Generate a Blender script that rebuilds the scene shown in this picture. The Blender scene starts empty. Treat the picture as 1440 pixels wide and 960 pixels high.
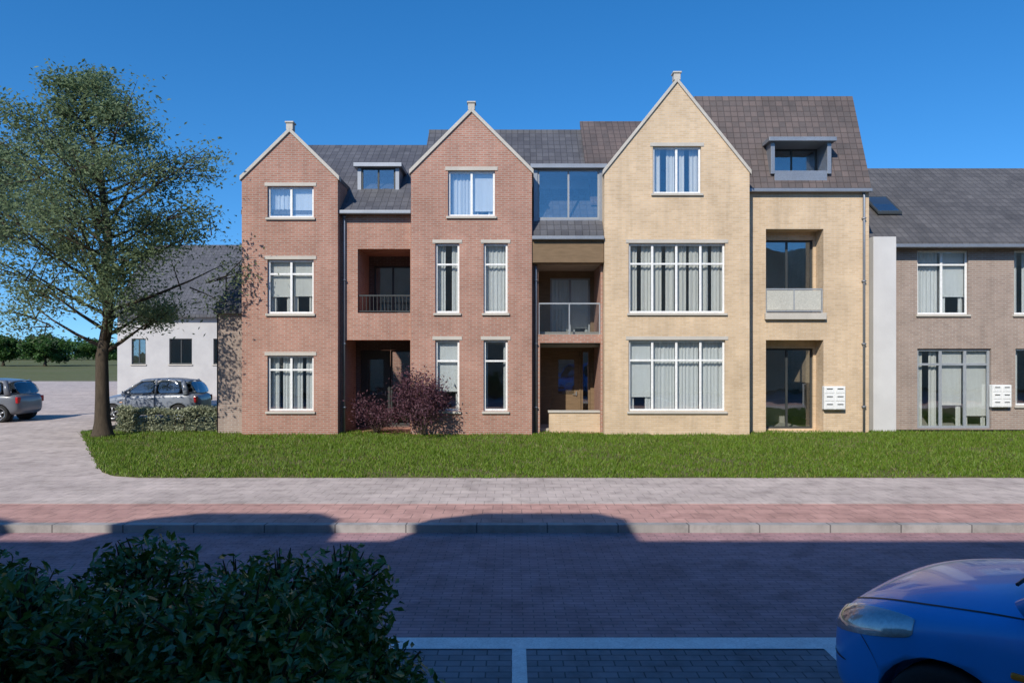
import bpy, bmesh, math, random
import numpy as np
from mathutils import Vector, Matrix
R = math.radians
random.seed(7); rng = np.random.default_rng(7)
S = bpy.context.scene
COL = S.collection
EYE = 2.45

# ------------------------------------------------------------------ materials
def mat(name, base, rough=0.8, spec=0.3, metal=0.0):
    m = bpy.data.materials.new(name); m.use_nodes = True
    b = m.node_tree.nodes['Principled BSDF']
    b.inputs['Base Color'].default_value = (*base, 1)
    b.inputs['Roughness'].default_value = rough
    b.inputs['Specular IOR Level'].default_value = spec
    b.inputs['Metallic'].default_value = metal
    return m
def nodes(m): return m.node_tree.nodes, m.node_tree.links, m.node_tree.nodes['Principled BSDF']
def ramp(N, stops):
    r = N.new('ShaderNodeValToRGB'); e = r.color_ramp.elements
    while len(e) < len(stops): e.new(0.5)
    for el, (p, c) in zip(e, stops): el.position = p; el.color = (*c, 1)
    return r
def coords(N, L, kind='Object', scale=(1,1,1), rot=(0,0,0)):
    t = N.new('ShaderNodeTexCoord'); mp = N.new('ShaderNodeMapping')
    mp.inputs['Scale'].default_value = scale; mp.inputs['Rotation'].default_value = rot
    L.new(t.outputs[kind], mp.inputs['Vector']); return mp.outputs['Vector']
def noise(N, L, vec, scale, detail=6, rough=0.6):
    n = N.new('ShaderNodeTexNoise'); n.inputs['Scale'].default_value = scale
    n.inputs['Detail'].default_value = detail; n.inputs['Roughness'].default_value = rough
    L.new(vec, n.inputs['Vector']); return n.outputs['Fac']
def mix(N, L, a, b, fac, mode='MIX'):
    m = N.new('ShaderNodeMix'); m.data_type = 'RGBA'; m.blend_type = mode
    for sock, v in ((m.inputs['Factor'], fac), (m.inputs['A'], a), (m.inputs['B'], b)):
        if isinstance(v, (int, float)): sock.default_value = v
        elif isinstance(v, tuple): sock.default_value = (*v, 1)
        else: L.new(v, sock)
    return m.outputs['Result']
def bump(N, L, b, h, strength=0.3, dist=0.01):
    k = N.new('ShaderNodeBump'); k.inputs['Strength'].default_value = strength; k.inputs['Distance'].default_value = dist
    L.new(h, k.inputs['Height']); L.new(k.outputs['Normal'], b.inputs['Normal'])

def noisy(name, c1, c2, scale=3, rough=0.85, spec=0.2, fine=60, bstr=0.25, metal=0.0, stretch=(1,1,1)):
    m = mat(name, c1, rough, spec, metal); N, L, b = nodes(m)
    v = coords(N, L, scale=stretch)
    r = ramp(N, [(0.3, c1), (0.7, c2)]); L.new(noise(N, L, v, scale), r.inputs['Fac'])
    f = noise(N, L, v, fine, 3)
    r2 = ramp(N, [(0.25, (0.8,)*3), (0.75, (1.15,)*3)]); L.new(f, r2.inputs['Fac'])
    L.new(mix(N, L, r.outputs['Color'], r2.outputs['Color'], 1.0, 'MULTIPLY'), b.inputs['Base Color'])
    bump(N, L, b, f, bstr, 0.004)
    return m

def brick(name, c1, c2, mortar, w=0.21, h=0.062, wallxz=True, msize=0.011, rough=0.9):
    """brick courses; wallxz: pattern runs along (x+y, z) so that front and side walls both work"""
    m = mat(name, c1, rough, 0.15); N, L, b = nodes(m)
    t = N.new('ShaderNodeTexCoord'); sp = N.new('ShaderNodeSeparateXYZ'); L.new(t.outputs['Object'], sp.inputs[0])
    cb = N.new('ShaderNodeCombineXYZ')
    if wallxz:
        ad = N.new('ShaderNodeMath'); L.new(sp.outputs['X'], ad.inputs[0]); L.new(sp.outputs['Y'], ad.inputs[1])
        L.new(ad.outputs[0], cb.inputs['X']); L.new(sp.outputs['Z'], cb.inputs['Y'])
    else:
        L.new(sp.outputs['X'], cb.inputs['X']); L.new(sp.outputs['Y'], cb.inputs['Y'])
    k = N.new('ShaderNodeTexBrick'); L.new(cb.outputs[0], k.inputs['Vector'])
    k.inputs['Scale'].default_value = 1; k.inputs['Brick Width'].default_value = w; k.inputs['Row Height'].default_value = h
    k.inputs['Mortar Size'].default_value = msize; k.inputs['Bias'].default_value = -0.1
    k.inputs['Color1'].default_value = (*c1, 1); k.inputs['Color2'].default_value = (*c2, 1); k.inputs['Mortar'].default_value = (*mortar, 1)
    big = noise(N, L, t.outputs['Object'], 0.8, 8, 0.65)
    r = ramp(N, [(0.3, (0.82,)*3), (0.7, (1.1,)*3)]); L.new(big, r.inputs['Fac'])
    mp = N.new('ShaderNodeMapping'); mp.inputs['Scale'].default_value = (2.5, 2.5, 0.25); L.new(t.outputs['Object'], mp.inputs['Vector'])
    st = noise(N, L, mp.outputs['Vector'], 1.6, 5)
    r3 = ramp(N, [(0.3, (0.83,)*3), (0.5, (1.0,)*3), (0.7, (1.08,)*3)]); L.new(st, r3.inputs['Fac'])
    c = mix(N, L, k.outputs['Color'], r.outputs['Color'], 1.0, 'MULTIPLY')
    L.new(mix(N, L, c, r3.outputs['Color'], 0.7, 'MULTIPLY'), b.inputs['Base Color'])
    if not wallxz:
        s1 = noise(N, L, t.outputs['Object'], 2.3, 10, 0.7); r4 = ramp(N, [(0.36, (0.62,)*3), (0.5, (1.0,)*3), (0.72, (1.12,)*3)]); L.new(s1, r4.inputs['Fac'])
        mq = N.new('ShaderNodeMapping'); mq.inputs['Scale'].default_value = (0.35, 0.9, 1); L.new(t.outputs['Object'], mq.inputs['Vector'])
        s2 = noise(N, L, mq.outputs['Vector'], 0.7, 8, 0.7); r5 = ramp(N, [(0.35, (0.8,)*3), (0.65, (1.08,)*3)]); L.new(s2, r5.inputs['Fac'])
        bc = b.inputs['Base Color'].links[0].from_socket
        c2_ = mix(N, L, bc, r4.outputs['Color'], 0.6, 'MULTIPLY'); L.new(mix(N, L, c2_, r5.outputs['Color'], 0.6, 'MULTIPLY'), b.inputs['Base Color'])
    iv = N.new('ShaderNodeMath'); iv.operation = 'SUBTRACT'; iv.inputs[0].default_value = 1; L.new(k.outputs['Fac'], iv.inputs[1])
    bump(N, L, b, iv.outputs[0], 0.5, 0.006)
    return m

def tile_roof(name, c1, c2, rough=0.55):
    m = mat(name, c1, rough, 0.35); N, L, b = nodes(m)
    t = N.new('ShaderNodeTexCoord'); sp = N.new('ShaderNodeSeparateXYZ'); L.new(t.outputs['Object'], sp.inputs[0])
    cb = N.new('ShaderNodeCombineXYZ')
    L.new(sp.outputs['X'], cb.inputs['X']); L.new(sp.outputs['Z'], cb.inputs['Y'])
    k = N.new('ShaderNodeTexBrick'); L.new(cb.outputs[0], k.inputs['Vector']); k.offset = 0.0
    k.inputs['Scale'].default_value = 1; k.inputs['Brick Width'].default_value = 0.21; k.inputs['Row Height'].default_value = 0.19
    k.inputs['Mortar Size'].default_value = 0.012; k.inputs['Mortar Smooth'].default_value = 0.6
    k.inputs['Color1'].default_value = (*c1, 1); k.inputs['Color2'].default_value = (*c2, 1)
    k.inputs['Mortar'].default_value = (c1[0]*.62, c1[1]*.62, c1[2]*.62, 1)
    big = noise(N, L, t.outputs['Object'], 0.9, 8, 0.7)
    r = ramp(N, [(0.3, (0.75,)*3), (0.7, (1.2,)*3)]); L.new(big, r.inputs['Fac'])
    L.new(mix(N, L, k.outputs['Color'], r.outputs['Color'], 1.0, 'MULTIPLY'), b.inputs['Base Color'])
    iv = N.new('ShaderNodeMath'); iv.operation = 'SUBTRACT'; iv.inputs[0].default_value = 1; L.new(k.outputs['Fac'], iv.inputs[1])
    bump(N, L, b, iv.outputs[0], 0.8, 0.02)
    return m

def glass_mat(name, tint=(0.93, 0.95, 0.955), refl=1.0):
    m = bpy.data.materials.new(name); m.use_nodes = True
    N, L = m.node_tree.nodes, m.node_tree.links; N.clear()
    o = N.new('ShaderNodeOutputMaterial'); tr = N.new('ShaderNodeBsdfTransparent'); gl = N.new('ShaderNodeBsdfGlossy')
    tr.inputs['Color'].default_value = (*tint, 1); gl.inputs['Roughness'].default_value = 0.02
    gl.inputs['Color'].default_value = (0.9, 0.95, 1, 1)
    lw = N.new('ShaderNodeLayerWeight'); pw = N.new('ShaderNodeMath'); pw.operation = 'POWER'; pw.inputs[1].default_value = 4
    L.new(lw.outputs['Facing'], pw.inputs[0])
    ad = N.new('ShaderNodeMath'); ad.inputs[1].default_value = 0.14; L.new(pw.outputs[0], ad.inputs[0])
    t = N.new('ShaderNodeTexCoord'); n = N.new('ShaderNodeTexNoise'); n.inputs['Scale'].default_value = 1.3; L.new(t.outputs['Object'], n.inputs['Vector'])
    bp = N.new('ShaderNodeBump'); bp.inputs['Strength'].default_value = 0.08; bp.inputs['Distance'].default_value = 0.05; L.new(n.outputs['Fac'], bp.inputs['Height'])
    L.new(bp.outputs['Normal'], gl.inputs['Normal'])
    mx = N.new('ShaderNodeMixShader'); ml = N.new('ShaderNodeMath'); ml.operation = 'MULTIPLY'; ml.inputs[1].default_value = refl
    ml.use_clamp = True; L.new(ad.outputs[0], ml.inputs[0])
    L.new(ml.outputs[0], mx.inputs[0]); L.new(tr.outputs[0], mx.inputs[1]); L.new(gl.outputs[0], mx.inputs[2])
    L.new(mx.outputs[0], o.inputs['Surface'])
    return m

def leaf_mat(name, dark, light, transl=0.35, rough=0.5, spec=0.3):
    m = mat(name, dark, rough, spec); N, L, b = nodes(m)
    g = N.new('ShaderNodeNewGeometry'); r = ramp(N, [(0.0, dark), (0.6, light), (1.0, tuple(min(1, 1.25*c) for c in light))])
    L.new(g.outputs['Random Per Island'], r.inputs['Fac']); L.new(r.outputs['Color'], b.inputs['Base Color'])
    t = N.new('ShaderNodeBsdfTranslucent'); L.new(r.outputs['Color'], t.inputs['Color'])
    mx = N.new('ShaderNodeMixShader'); mx.inputs[0].default_value = transl
    o = N['Material Output']; L.new(b.outputs[0], mx.inputs[1]); L.new(t.outputs[0], mx.inputs[2]); L.new(mx.outputs[0], o.inputs['Surface'])
    return m

M = {}
M['red'] = brick('red_brick', (0.41,0.20,0.145), (0.33,0.15,0.105), (0.38,0.30,0.25))
M['cream'] = brick('cream_brick', (0.63,0.465,0.30), (0.53,0.38,0.235), (0.58,0.47,0.345))
M['brown'] = brick('brown_brick', (0.34,0.25,0.205), (0.27,0.195,0.16), (0.36,0.32,0.28))
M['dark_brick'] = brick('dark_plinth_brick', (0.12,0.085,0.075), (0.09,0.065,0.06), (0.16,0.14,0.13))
M['slate'] = tile_roof('slate_tile', (0.105,0.105,0.115), (0.075,0.075,0.085))
M['tile'] = tile_roof('dark_tile', (0.115,0.108,0.105), (0.085,0.08,0.078))
M['tile_brown'] = tile_roof('brown_tile', (0.13,0.10,0.09), (0.09,0.075,0.07))
M['white'] = noisy('white_paint', (0.78,0.78,0.76), (0.72,0.72,0.70), 2, 0.5, 0.4, 30, 0.03)
M['render'] = noisy('white_render', (0.50,0.49,0.48), (0.42,0.41,0.41), 1.2, 0.9, 0.2, 80, 0.15)
M['greyframe'] = noisy('grey_frame_paint', (0.30,0.32,0.34), (0.26,0.28,0.30), 2, 0.45, 0.4, 30, 0.03)
M['darkframe'] = noisy('dark_frame_paint', (0.045,0.05,0.05), (0.035,0.04,0.04), 2, 0.45, 0.4, 30, 0.03)
M['zinc'] = noisy('zinc_sheet', (0.30,0.32,0.35), (0.24,0.26,0.29), 1.5, 0.45, 0.5, 40, 0.05, 0.5)
M['pale_render'] = noisy('pale_render', (0.60,0.59,0.575), (0.53,0.52,0.51), 1.2, 0.9, 0.2, 80, 0.15)
M['stone'] = noisy('pale_stone', (0.52,0.48,0.42), (0.44,0.41,0.36), 2, 0.9, 0.2, 50, 0.2)
M['wood'] = noisy('brown_wood', (0.21,0.14,0.08), (0.15,0.10,0.055), 3, 0.7, 0.3, 40, 0.2, stretch=(1,1,6))
M['curtain'] = noisy('curtain_cloth', (0.80,0.80,0.78), (0.72,0.72,0.70), 2, 0.95, 0.1, 40, 0.1, stretch=(8,8,0.3))
M['curtain_cream'] = noisy('cream_curtain_cloth', (0.76,0.74,0.69), (0.68,0.66,0.61), 2, .95, .1, 40, .1, stretch=(8,8,.3)); M['curtain_grey'] = noisy('grey_curtain_cloth', (0.66,0.69,0.72), (0.58,0.61,0.64), 2, .95, .1, 40, .1, stretch=(8,8,.3))
M['room'] = noisy('room_plaster', (0.45,0.42,0.38), (0.36,0.34,0.30), 1, 0.95, 0.1)
M['glass'] = glass_mat('window_glass'); M['frosted'] = noisy('frosted_glass', (.50,.49,.43), (.44,.43,.38), 2, .25, .5, 30, .02)
M['steel'] = noisy('galvanised_steel', (0.35,0.36,0.37), (0.28,0.29,0.30), 4, 0.45, 0.5, 60, 0.05, 0.6)
M['bark'] = noisy('bark', (0.09,0.07,0.05), (0.05,0.04,0.03), 6, 0.95, 0.1, 40, 0.8, stretch=(3,3,0.6))
M['leaf_tree'] = leaf_mat('tree_leaf', (0.11,0.155,0.075), (0.20,0.26,0.13), .5)
M['leaf_far'] = leaf_mat('far_leaf', (0.03,0.075,0.02), (0.06,0.13,0.03))
M['leaf_hedge'] = leaf_mat('hedge_leaf', (0.045,0.075,0.025), (0.09,0.14,0.04))
M['leaf_bush'] = leaf_mat('bush_leaf', (0.04,0.10,0.02), (0.075,0.165,0.032), 0.2, 0.35, 0.5)
M['leaf_core'] = mat('shrub_core', (0.008,0.015,0.007), 1, 0)
M['blade'] = leaf_mat('grass_blade', (0.075,0.145,0.010), (0.145,0.235,0.022), 0.3)
for n_ in M['blade'].node_tree.nodes:
    if n_.type == 'VALTORGB':
        e_ = n_.color_ramp.elements; e_[2].position = .88; e_[2].color = (.15,.235,.022,1); k_ = e_.new(.95); k_.color = (.24,.23,.07,1)

# ------------------------------------------------------------------ objects
def link(o, parent=None):
    COL.objects.link(o)
    if parent is not None: o.parent = parent
    return o
def tag(o, label=None, cat=None, group=None, kind=None):
    if label: o['label'] = label
    if cat: o['category'] = cat
    if group: o['group'] = group
    if kind: o['kind'] = kind
    return o
def empty(name, loc=(0,0,0), rz=0):
    o = bpy.data.objects.new(name, None); o.location = loc; o.rotation_euler = (0,0,rz); o.empty_display_size = 0.3
    return link(o)
class MB:
    def __init__(s): s.v = []; s.f = []
    def poly(s, pts):
        n = len(s.v); s.v += [tuple(p) for p in pts]; s.f.append(tuple(range(n, n+len(pts))))
    def box(s, x0,x1,y0,y1,z0,z1):
        n = len(s.v)
        s.v += [(x0,y0,z0),(x1,y0,z0),(x1,y1,z0),(x0,y1,z0),(x0,y0,z1),(x1,y0,z1),(x1,y1,z1),(x0,y1,z1)]
        s.f += [tuple(n+i for i in q) for q in ((0,3,2,1),(4,5,6,7),(0,1,5,4),(1,2,6,5),(2,3,7,6),(3,0,4,7))]
    def prism(s, pts, y0, y1):      # outline in xz (counter-clockwise seen from -y), extruded y0->y1
        n = len(s.v); k = len(pts)
        s.v += [(x,y0,z) for x,z in pts] + [(x,y1,z) for x,z in pts]
        s.f.append(tuple(range(n, n+k))); s.f.append(tuple(range(n+2*k-1, n+k-1, -1)))
        for i in range(k):
            j = (i+1) % k; s.f.append((n+i, n+k+i, n+k+j, n+j))
    def tube(s, pts, rad, seg=8, cap=True):
        pts = [Vector(p) for p in pts]; rad = rad if isinstance(rad, (list,tuple)) else [rad]*len(pts)
        n = len(s.v); up = Vector((0.31,0.17,0.93))
        for i, p in enumerate(pts):
            d = (pts[min(i+1,len(pts)-1)] - pts[max(i-1,0)]).normalized()
            a = d.cross(up)
            if a.length < 1e-3: a = d.cross(Vector((1,0,0)))
            a.normalize(); b = d.cross(a)
            for k in range(seg):
                t = 2*math.pi*k/seg; s.v.append(tuple(p + (a*math.cos(t)+b*math.sin(t))*rad[i]))
        for i in range(len(pts)-1):
            for k in range(seg):
                q = n+i*seg; s.f.append((q+k, q+(k+1)%seg, q+seg+(k+1)%seg, q+seg+k))
        if cap:
            s.f.append(tuple(n+k for k in range(seg))[::-1]); q = n+(len(pts)-1)*seg; s.f.append(tuple(q+k for k in range(seg)))
    def build(s, name, m, parent=None, smooth=False, bevel=0, loc=None):
        me = bpy.data.meshes.new(name); me.from_pydata(s.v, [], s.f); me.update()
        me.materials.append(m)
        if smooth: me.polygons.foreach_set('use_smooth', [True]*len(me.polygons))
        o = bpy.data.objects.new(name, me); link(o, parent)
        if loc: o.location = loc
        if bevel:
            b = o.modifiers.new('bevel', 'BEVEL'); b.width = bevel; b.segments = 2; b.limit_method = 'ANGLE'; b.angle_limit = R(40)
        return o
def box(name, x0,x1,y0,y1,z0,z1, m, parent=None, bevel=0):
    b = MB(); b.box(x0,x1,y0,y1,z0,z1); return b.build(name, m, parent, bevel=bevel)

def clip(poly, a, b, c):            # keep a*x+b*z<=c
    out = []
    for i in range(len(poly)):
        p, q = poly[i], poly[(i+1) % len(poly)]
        dp, dq = a*p[0]+b*p[1]-c, a*q[0]+b*q[1]-c
        if dp <= 1e-9: out.append(p)
        if (dp < -1e-9 and dq > 1e-9) or (dp > 1e-9 and dq < -1e-9):
            t = dp/(dp-dq); out.append((p[0]+t*(q[0]-p[0]), p[1]+t*(q[1]-p[1])))
    return out
def wall_cells(mb, x0, x1, z0, z1, y, holes, planes=(), depth=0.14):
    """wall sheet in the plane y facing -y with real openings and their reveals"""
    xs = sorted({x0, x1, *[h[0] for h in holes], *[h[1] for h in holes]})
    zs = sorted({z0, z1, *[h[2] for h in holes], *[h[3] for h in holes]})
    for i in range(len(xs)-1):
        for j in range(len(zs)-1):
            cx, cz = (xs[i]+xs[i+1])/2, (zs[j]+zs[j+1])/2
            if any(h[0] < cx < h[1] and h[2] < cz < h[3] for h in holes): continue
            p = [(xs[i],zs[j]),(xs[i+1],zs[j]),(xs[i+1],zs[j+1]),(xs[i],zs[j+1])]
            for pl in planes:
                p = clip(p, *pl)
                if len(p) < 3: break
            if len(p) >= 3: mb.poly([(x,y,z) for x,z in p])
    for a,b,c,d in holes:
        mb.poly([(a,y,c),(a,y+depth,c),(a,y+depth,d),(a,y,d)]); mb.poly([(b,y,c),(b,y,d),(b,y+depth,d),(b,y+depth,c)])
        mb.poly([(a,y,d),(a,y+depth,d),(b,y+depth,d),(b,y,d)]); mb.poly([(a,y,c),(b,y,c),(b,y+depth,c),(a,y+depth,c)])

def window(parent, x0, x1, z0, z1, y, cols=1, transom=None, fm='white', curtain=0.0, sill=True, lintel=None, name='window', kind='pleat', fw=0.06):
    """window set in an opening: frame mesh with child panes, sill and curtains"""
    yf = y+0.075
    f = MB(); g = 0.003
    f.box(x0+g,x0+fw,yf,yf+0.06,z0+g,z1-g); f.box(x1-fw,x1-g,yf,yf+0.06,z0+g,z1-g)
    f.box(x0+fw,x1-fw,yf,yf+0.06,z0+g,z0+fw); f.box(x0+fw,x1-fw,yf,yf+0.06,z1-fw,z1-g)
    w = (x1-x0)/cols
    for c in range(1, cols): f.box(x0+c*w-fw*.55, x0+c*w+fw*.55, yf+0.004, yf+0.056, z0+fw, z1-fw)
    if transom: f.box(x0+fw, x1-fw, yf+0.008, yf+0.052, transom-fw*.45, transom+fw*.45)
    o = f.build(name, M[fm], parent, bevel=0.006)
    for c in range(cols):
        box('pane', x0+c*w+fw*.5, x0+(c+1)*w-fw*.5, yf+0.025, yf+0.033, z0+fw*.8, z1-fw*.8, M['glass'], o)
    if sill: box('sill', x0-0.05, x1+0.05, y-0.06, y+0.074, z0-0.07, z0-0.002, M['stone'], o, 0.006)
    if lintel: box('lintel', x0-0.08, x1+0.08, y-0.02, y+0.07, z1+0.004, z1+0.11, M[lintel], o, 0.004)
    if curtain:
        w = (x1-x0)/cols; yb = yf+0.13; cm = M[random.choice(['curtain','curtain','curtain_cream','curtain_grey'])]
        for c in range(cols):
            a, b = x0+c*w+fw*.4, x0+(c+1)*w-fw*.4; style = random.random()
            if style < .3:                                  # roller blind part way down, its hem bar showing
                zb = z0+(z1-z0)*random.uniform(.1,.35)
                bl = MB(); bl.box(a+.01,b-.01,yb,yb+.006,zb,z1-.02); bl.box(a+.01,b-.01,yb-.008,yb+.014,zb-.03,zb); bl.build('blind', cm, o)
            cov = curtain if style >= .3 else curtain*.6
            spans = [(a,b)] if cov >= 1 and random.random() < .6 else [(a,a+(b-a)*cov*random.uniform(.36,.5)),(b-(b-a)*cov*random.uniform(.36,.5),b)]
            for (p, q) in spans:
                n = max(6, int((q-p)/0.022)); ph = random.uniform(0,6); cu = MB(); yy = yb+.05
                off = [.018*math.sin(ph+k*1.25+.8*math.sin(k*.37+ph))+.008*math.sin(k*2.9) for k in range(n+1)]
                for k in range(n):
                    u0, u1 = p+(q-p)*k/n, p+(q-p)*(k+1)/n
                    cu.poly([(u0,yy+off[k],z0+.03),(u1,yy+off[k+1],z0+.03),(u1,yy+off[k+1],z1-.03),(u0,yy+off[k],z1-.03)])
                cu.build('curtain', cm, o)
    return o

def door(parent, x0, x1, z0, z1, y, m='darkframe', glazed=True, fm='darkframe'):
    yf = y+0.09
    d = MB(); d.box(x0+.003, x1-.003, yf, yf+0.05, z0+.003, z1-.003)
    o = d.build('door', M[m], parent, bevel=0.005)
    fr = MB(); t = 0.06
    fr.box(x0+.003,x0+t,yf-.03,yf-.002,z0+.003,z1-.003); fr.box(x1-t,x1-.003,yf-.03,yf-.002,z0+.003,z1-.003); fr.box(x0+t,x1-t,yf-.03,yf-.002,z1-t,z1-.003)
    fr.build('frame', M[fm], o, bevel=0.004)
    if glazed: box('pane', x0+.22, x1-.22, yf-.012, yf-.004, z0+1.0, z1-.3, M['glass'], o)
    h = MB(); h.tube([(x1-.15,yf-.05,z0+1.0),(x1-.27,yf-.05,z0+1.0)], 0.011, 6); h.box(x1-.165,x1-.135,yf-.05,yf-.004,z0+.96,z0+1.1)
    h.build('handle', M['steel'], o)
    return o

def railing(parent, x0, x1, y, z0, z1, m='darkframe', glassy=False, name='railing', pm='glass'):
    b = MB(); b.box(x0,x1,y-.02,y+.02,z1-.045,z1); b.box(x0,x1,y-.015,y+.015,z0+.04,z0+.075)
    n = max(2, int((x1-x0)/(0.11 if not glassy else 0.9)))
    for i in range(n+1):
        x = x0+.012+(x1-x0-.024)*i/n; r = .007 if not glassy else .018
        b.box(x-r,x+r,y-r,y+r,z0+(.075 if 0 < i < n else 0),z1-.045)
    o = b.build(name, M[m], parent)
    if glassy: box('pane', x0+.04, x1-.04, y-.005, y+.005, z0+.09, z1-.06, M[pm], o)
    return o

def gable_roof_y(mb, x0, x1, ze, zr, y0, y1, over=0.0, t=0.1):
    """ridge along y"""
    xm = (x0+x1)/2; k = (zr-ze)/(xm-x0)
    a = (x0-over, ze-over*k)
    for sx in (0, 1):
        P = lambda x: x if sx == 0 else 2*xm-x
        pts = [(P(a[0]),a[1]),(P(xm),zr),(P(xm),zr+t*1.4),(P(a[0]),a[1]+t*1.4)]
        if sx: pts = pts[::-1]
        mb.prism(pts[::-1], y0, y1)

def slope_roof_x(mb, x0, x1, y0, z0, y1, z1, t=0.12):
    """one slope rising from eave (y0,z0) to ridge (y1,z1), running along x; z is the underside"""
    n = len(mb.v)
    mb.v += [(x,y,z) for x in (x0,x1) for (y,z) in ((y0,z0),(y1,z1),(y1,z1+t),(y0,z0+t))]
    mb.f += [tuple(n+i for i in q) for q in ((0,1,2,3),(7,6,5,4),(3,2,6,7),(1,0,4,5),(0,3,7,4),(2,1,5,6))]

def downpipe(parent, x, y, z0, z1):
    b = MB(); b.tube([(x,y,z0),(x,y,z1-.15),(x,y+.02,z1-.05),(x,y+.08,z1)], 0.038, 8)
    for z in np.arange(z0+.8, z1, 1.9): b.box(x-.05,x+.05,y-.045,y+.06,z-.02,z+.02)
    return b.build('downpipe', M['zinc'], parent, smooth=True)
def gutter(parent, x0, x1, y, z):
    b = MB(); b.prism([(x0,z),(x1,z),(x1,z+.11),(x0,z+.11)], y-.13, y); return b.build('gutter', M['zinc'], parent, bevel=0.02)

def X(px, d=21.0): return (px-720)/1000*d
def Z(py, d=21.0): return EYE+(495-py)/1000*d

# ------------------------------------------------------------------ ground
def sheet(name, pts, z, m, thick=0.0):
    b = MB()
    if thick:
        k = len(pts); n = 0
        b.v = [(x,y,z) for x,y in pts]+[(x,y,z-thick) for x,y in pts]
        b.f = [tuple(range(k))]+[(i, k+i, k+(i+1)%k, (i+1)%k) for i in range(k)]
    else: b.poly([(x,y,z) for x,y in pts])
    return tag(b.build(name, m), kind='structure')
def rect(x0,x1,y0,y1): return [(x0,y0),(x1,y0),(x1,y1),(x0,y1)]
paving_grey = brick('concrete_slabs', (0.53,0.45,0.405), (0.47,0.395,0.36), (0.33,0.28,0.25), 0.3, 0.3, False, 0.006)
paving_red = brick('red_slabs', (0.52,0.31,0.265), (0.45,0.265,0.23), (0.25,0.17,0.15), 0.3, 0.3, False, 0.006)
clinker = brick('road_clinkers', (0.44,0.26,0.265), (0.36,0.22,0.23), (0.24,0.165,0.17), 0.21, 0.075, False, 0.006)
bay_clinker = brick('bay_clinkers', (0.24,0.24,0.255), (0.19,0.195,0.21), (0.11,0.11,0.12), 0.21, 0.105, False, 0.006)
M['soil'] = noisy('lawn_soil', (0.10,0.105,0.04), (0.15,0.135,0.065), 1.1, 1, 0.05, 30, 0.4)
M['terrain'] = noisy('far_ground', (0.10,0.12,0.05), (0.14,0.14,0.08), 0.05, 1, 0.05, 2, 0.1)
M['kerb'] = brick('kerb_concrete', (0.38,0.36,0.35), (0.31,0.295,0.285), (0.15,0.14,0.14), 1.0, 4.0, False, 0.01)
M['paint'] = noisy('road_paint', (0.80,0.80,0.77), (0.62,0.62,0.60), 5, 0.8, 0.2, 60, 0.1)
sheet('ground', rect(-900,900,-900,900), -0.12, M['terrain'])
sheet('road', rect(-120,120,6.2,10.05), -0.10, clinker)
sheet('parking_bay', rect(-120,120,0.6,6.2), -0.096, bay_clinker)
sheet('cycle_path', rect(-120,120,10.2,11.5), 0.0, paving_red, 0.1)
sheet('pavement', rect(-120,120,11.5,13.85), 0.004, paving_grey, 0.1)
sheet('side_street', [(-60,13.85),(-7.2,13.85),(-7.85,14.05),(-8.35,14.5),(-8.85,15.2),(-13.3,21.9),(-15,60),(-60,60)], 0.0, paving_grey, 0.1)
sheet('kerb', rect(-120,120,10.05,10.2), 0.01, M['kerb'], 0.12)
sheet('parking_line', rect(-120,120,6.1,6.34), -0.09, M['paint'])
for i, bx in enumerate((-7.66,-5.11,-2.56,0.06,2.74,5.35,7.95)):
    tag(box('bay_line', bx-.06, bx+.06, 1.0, 6.2, -.095, -.091, M['paint']), kind='structure')
sheet('lawn', [(-7.2,13.85),(45,13.85),(45,21.9),(-13.3,21.9),(-8.85,15.2),(-8.35,14.5),(-7.85,14.05)], 0.008, M['soil'], 0.1)

def blades(name, pts, h, w, m, label=None):
    n = len(pts); a = rng.uniform(0, 2*np.pi, n); hh = h*rng.uniform(.35,1.3,n)*(1+.25*np.sin(pts[:,0]*3.1)*np.sin(pts[:,1]*2.3)); lean = rng.normal(0,.45,(n,2))*hh[:,None]
    d = np.stack([np.cos(a),np.sin(a)],1)*w/2
    v = np.zeros((n,3,3)); v[:,0,:2] = pts[:,:2]-d; v[:,1,:2] = pts[:,:2]+d; v[:,2,:2] = pts[:,:2]+lean
    v[:,0,2] = v[:,1,2] = pts[:,2]; v[:,2,2] = pts[:,2]+hh
    me = bpy.data.meshes.new(name); me.from_pydata(v.reshape(-1,3).tolist(), [], np.arange(3*n).reshape(-1,3).tolist()); me.materials.append(m)
    return link(bpy.data.objects.new(name, me))
n = 190000
gp = np.stack([rng.uniform(-13.4,17,n), 13.78+8.1*rng.uniform(0,1,n)**1.1, np.full(n,.008)],1)
gx, gy = gp[:,0], gp[:,1]
edge = np.interp(gy, [13.85,14.05,14.5,15.2,21.9], [-7.2,-7.85,-8.35,-8.85,-13.3])+.05*np.sin(gy*7)+.03*rng.normal(0,1,n)
front = 13.86+.035*np.sin(gx*2.3)+.03*np.sin(gx*7.1+1)+.03*rng.normal(0,1,n)
clump = np.sin(gx*1.9+2*np.sin(gy*1.3))*np.sin(gy*2.7+gx*.6)+.6*np.sin(gx*5.1)*np.sin(gy*6.3)+.5*np.sin(gx*.7+gy*.9)
thin = np.clip((gy-13.8)/1.5, 0, 1)
keep = (gx > edge) & (gy > front) & (rng.uniform(-1.9,1.0,n) < clump+.1+.55*thin)
gp = gp[keep]
tag(blades('grass', gp, .075, .022, M['blade']), 'short mown green grass growing on the lawn before the gabled houses', 'grass', kind='stuff')

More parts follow.
